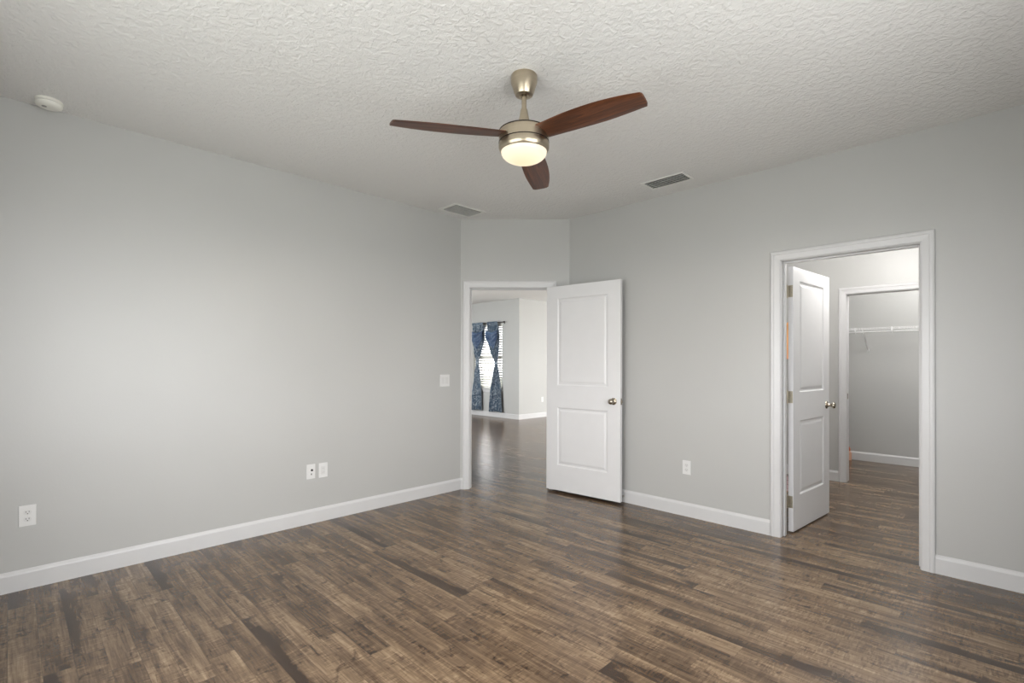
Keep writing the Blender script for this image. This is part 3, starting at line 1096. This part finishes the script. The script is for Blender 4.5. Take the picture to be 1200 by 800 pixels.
# ------------------------------------------------------------------ closet shelf
ws = empty('wire_shelf', (-1.0, 7.98, 1.742), 0, 'white wire shelf with hanging rod on the closet back wall', 'closet shelf')
SX0, SX1, SD = -1.70, 1.44, 0.30
m = MB()
x = SX0
while x < SX1:
    m.tube((x, -0.004, 0), (x, -SD, 0), 0.0012, seg=5)
    m.tube((x, -SD, 0), (x, -SD, -0.028), 0.0012, seg=5)
    x += 0.030
for (y, zz_) in ((-0.006, -0.003), (-SD / 2, -0.004), (-SD, -0.003), (-SD, -0.028)):
    m.tube((SX0, y, zz_), (SX1, y, zz_), 0.0022, seg=8)
m.build('shelf_deck', M_WIRE, ws)
MB().tube((SX0, -SD + 0.03, -0.052), (SX1, -SD + 0.03, -0.052), 0.008, seg=12).build('hanging_rod', M_WIRE, ws, smooth=50)
for hx in (-0.37, 0.01, 0.33, 0.75, 1.15):
    h_ = MB()
    h_.wire([(hx, -SD, -0.028), (hx, -SD, -0.058), (hx, -SD + 0.012, -0.068), (hx, -SD + 0.04, -0.068), (hx, -SD + 0.05, -0.056)], 0.0035, 8)
    h_.box(hx - 0.008, -SD - 0.004, -0.04, hx + 0.008, -SD + 0.004, 0.004)
    h_.build('rod_hook', M_WIRE, ws)
for bx in (-0.30, 0.86):
    b_ = MB()
    b_.wire([(bx, -SD + 0.012, -0.006), (bx + 0.02, -0.03, -0.262), (bx + 0.02, -0.004, -0.276)], 0.0055, 8)
    b_.box(bx + 0.008, -0.006, -0.292, bx + 0.032, 0, -0.262)
    b_.build('support_brace', M_WIRE, ws)
for cx in (-1.4, -0.9, -0.45, 0.05, 0.22, 0.6, 1.1):
    MB().box(cx - 0.008, -0.014, -0.012, cx + 0.008, 0, 0.012).build('wall_clip', M_WIRE, ws, bevel=0.002)

# peach bottle on the closet floor
bt = empty('spray_bottle', (-1.492, 7.90, 0), 0, 'peach bottle with burnt orange top on the closet floor behind the doorframe', 'bottle')
MB().lathe([(0, 0), (0.040, 0), (0.043, 0.006), (0.043, 0.085), (0.040, 0.100), (0.028, 0.118), (0.017, 0.128), (0, 0.128)], None, 32).build('body', M_PEACH, bt, smooth=50)
cp = MB().lathe([(0, 0.120), (0.024, 0.120), (0.029, 0.128), (0.028, 0.150), (0.020, 0.172), (0.012, 0.182), (0, 0.184)], None, 24)
cp.build('cap', M_ORANGE, bt, smooth=50)['label'] = 'burnt orange cap'

# ------------------------------------------------------------------ bathroom glimpses beside the hinge edge of the inner door
rg = empty('bath_rug', (-1.92, 5.87, 0), 0, 'pink striped rug on the bathroom floor, glimpsed past the hinge edge of the inner door', 'rug')
MB().box(-0.42, -0.36, 0.0, 0.42, 0.36, 0.010).build('pile', M_RUG, rg, bevel=0.004)
for sx in (-1, 1):
    MB().box(0.42 * sx - 0.012, -0.362, 0.0, 0.42 * sx + 0.012, 0.362, 0.0125).build('bound_edge', M_RUG, rg, bevel=0.004)

tw = empty('hanging_towel', (-1.73, 6.38, 1.80), PI, 'orange towel hanging from a dark hook on the bathroom wall, glimpsed past the hinge edge', 'towel')
g = []
b = MB()
for i in range(31):
    f = i / 30
    row = []
    w = 0.03 + 0.14 * min(1, f * 2.2) ** 0.7
    for k in range(33):
        u = k / 32
        y = 0.030 + 0.012 * math.sin(u * 2 * PI * 3.0 + 0.6) * (0.5 + f) - 0.006 * f
        row.append(b.bm.verts.new((-w + 2 * w * u, y, -0.005 - 0.46 * f - 0.02 * abs(2 * u - 1) * (1 - f))))
    g.append(row)
for i in range(30):
    for k in range(32):
        b.bm.faces.new((g[i][k], g[i][k + 1], g[i + 1][k + 1], g[i + 1][k]))
o = b.build('cloth', M_TOWEL, tw, smooth=True)
o.modifiers.new('solid', 'SOLIDIFY').thickness = 0.006
hk = MB().box(-0.014, 0, -0.03, 0.014, 0.005, 0.035)
hk.wire([(0, 0.003, -0.012), (0, 0.035, -0.018), (0, 0.052, -0.006), (0, 0.054, 0.016)], 0.005, 10)
hook = hk.build('wall_hook', M_HOOK, None)
hook.location = (-1.73, 6.38, 1.80)
hook.rotation_euler = (0, 0, PI)
tag(hook, 'dark metal wall hook holding the orange towel in the bathroom', 'hook')
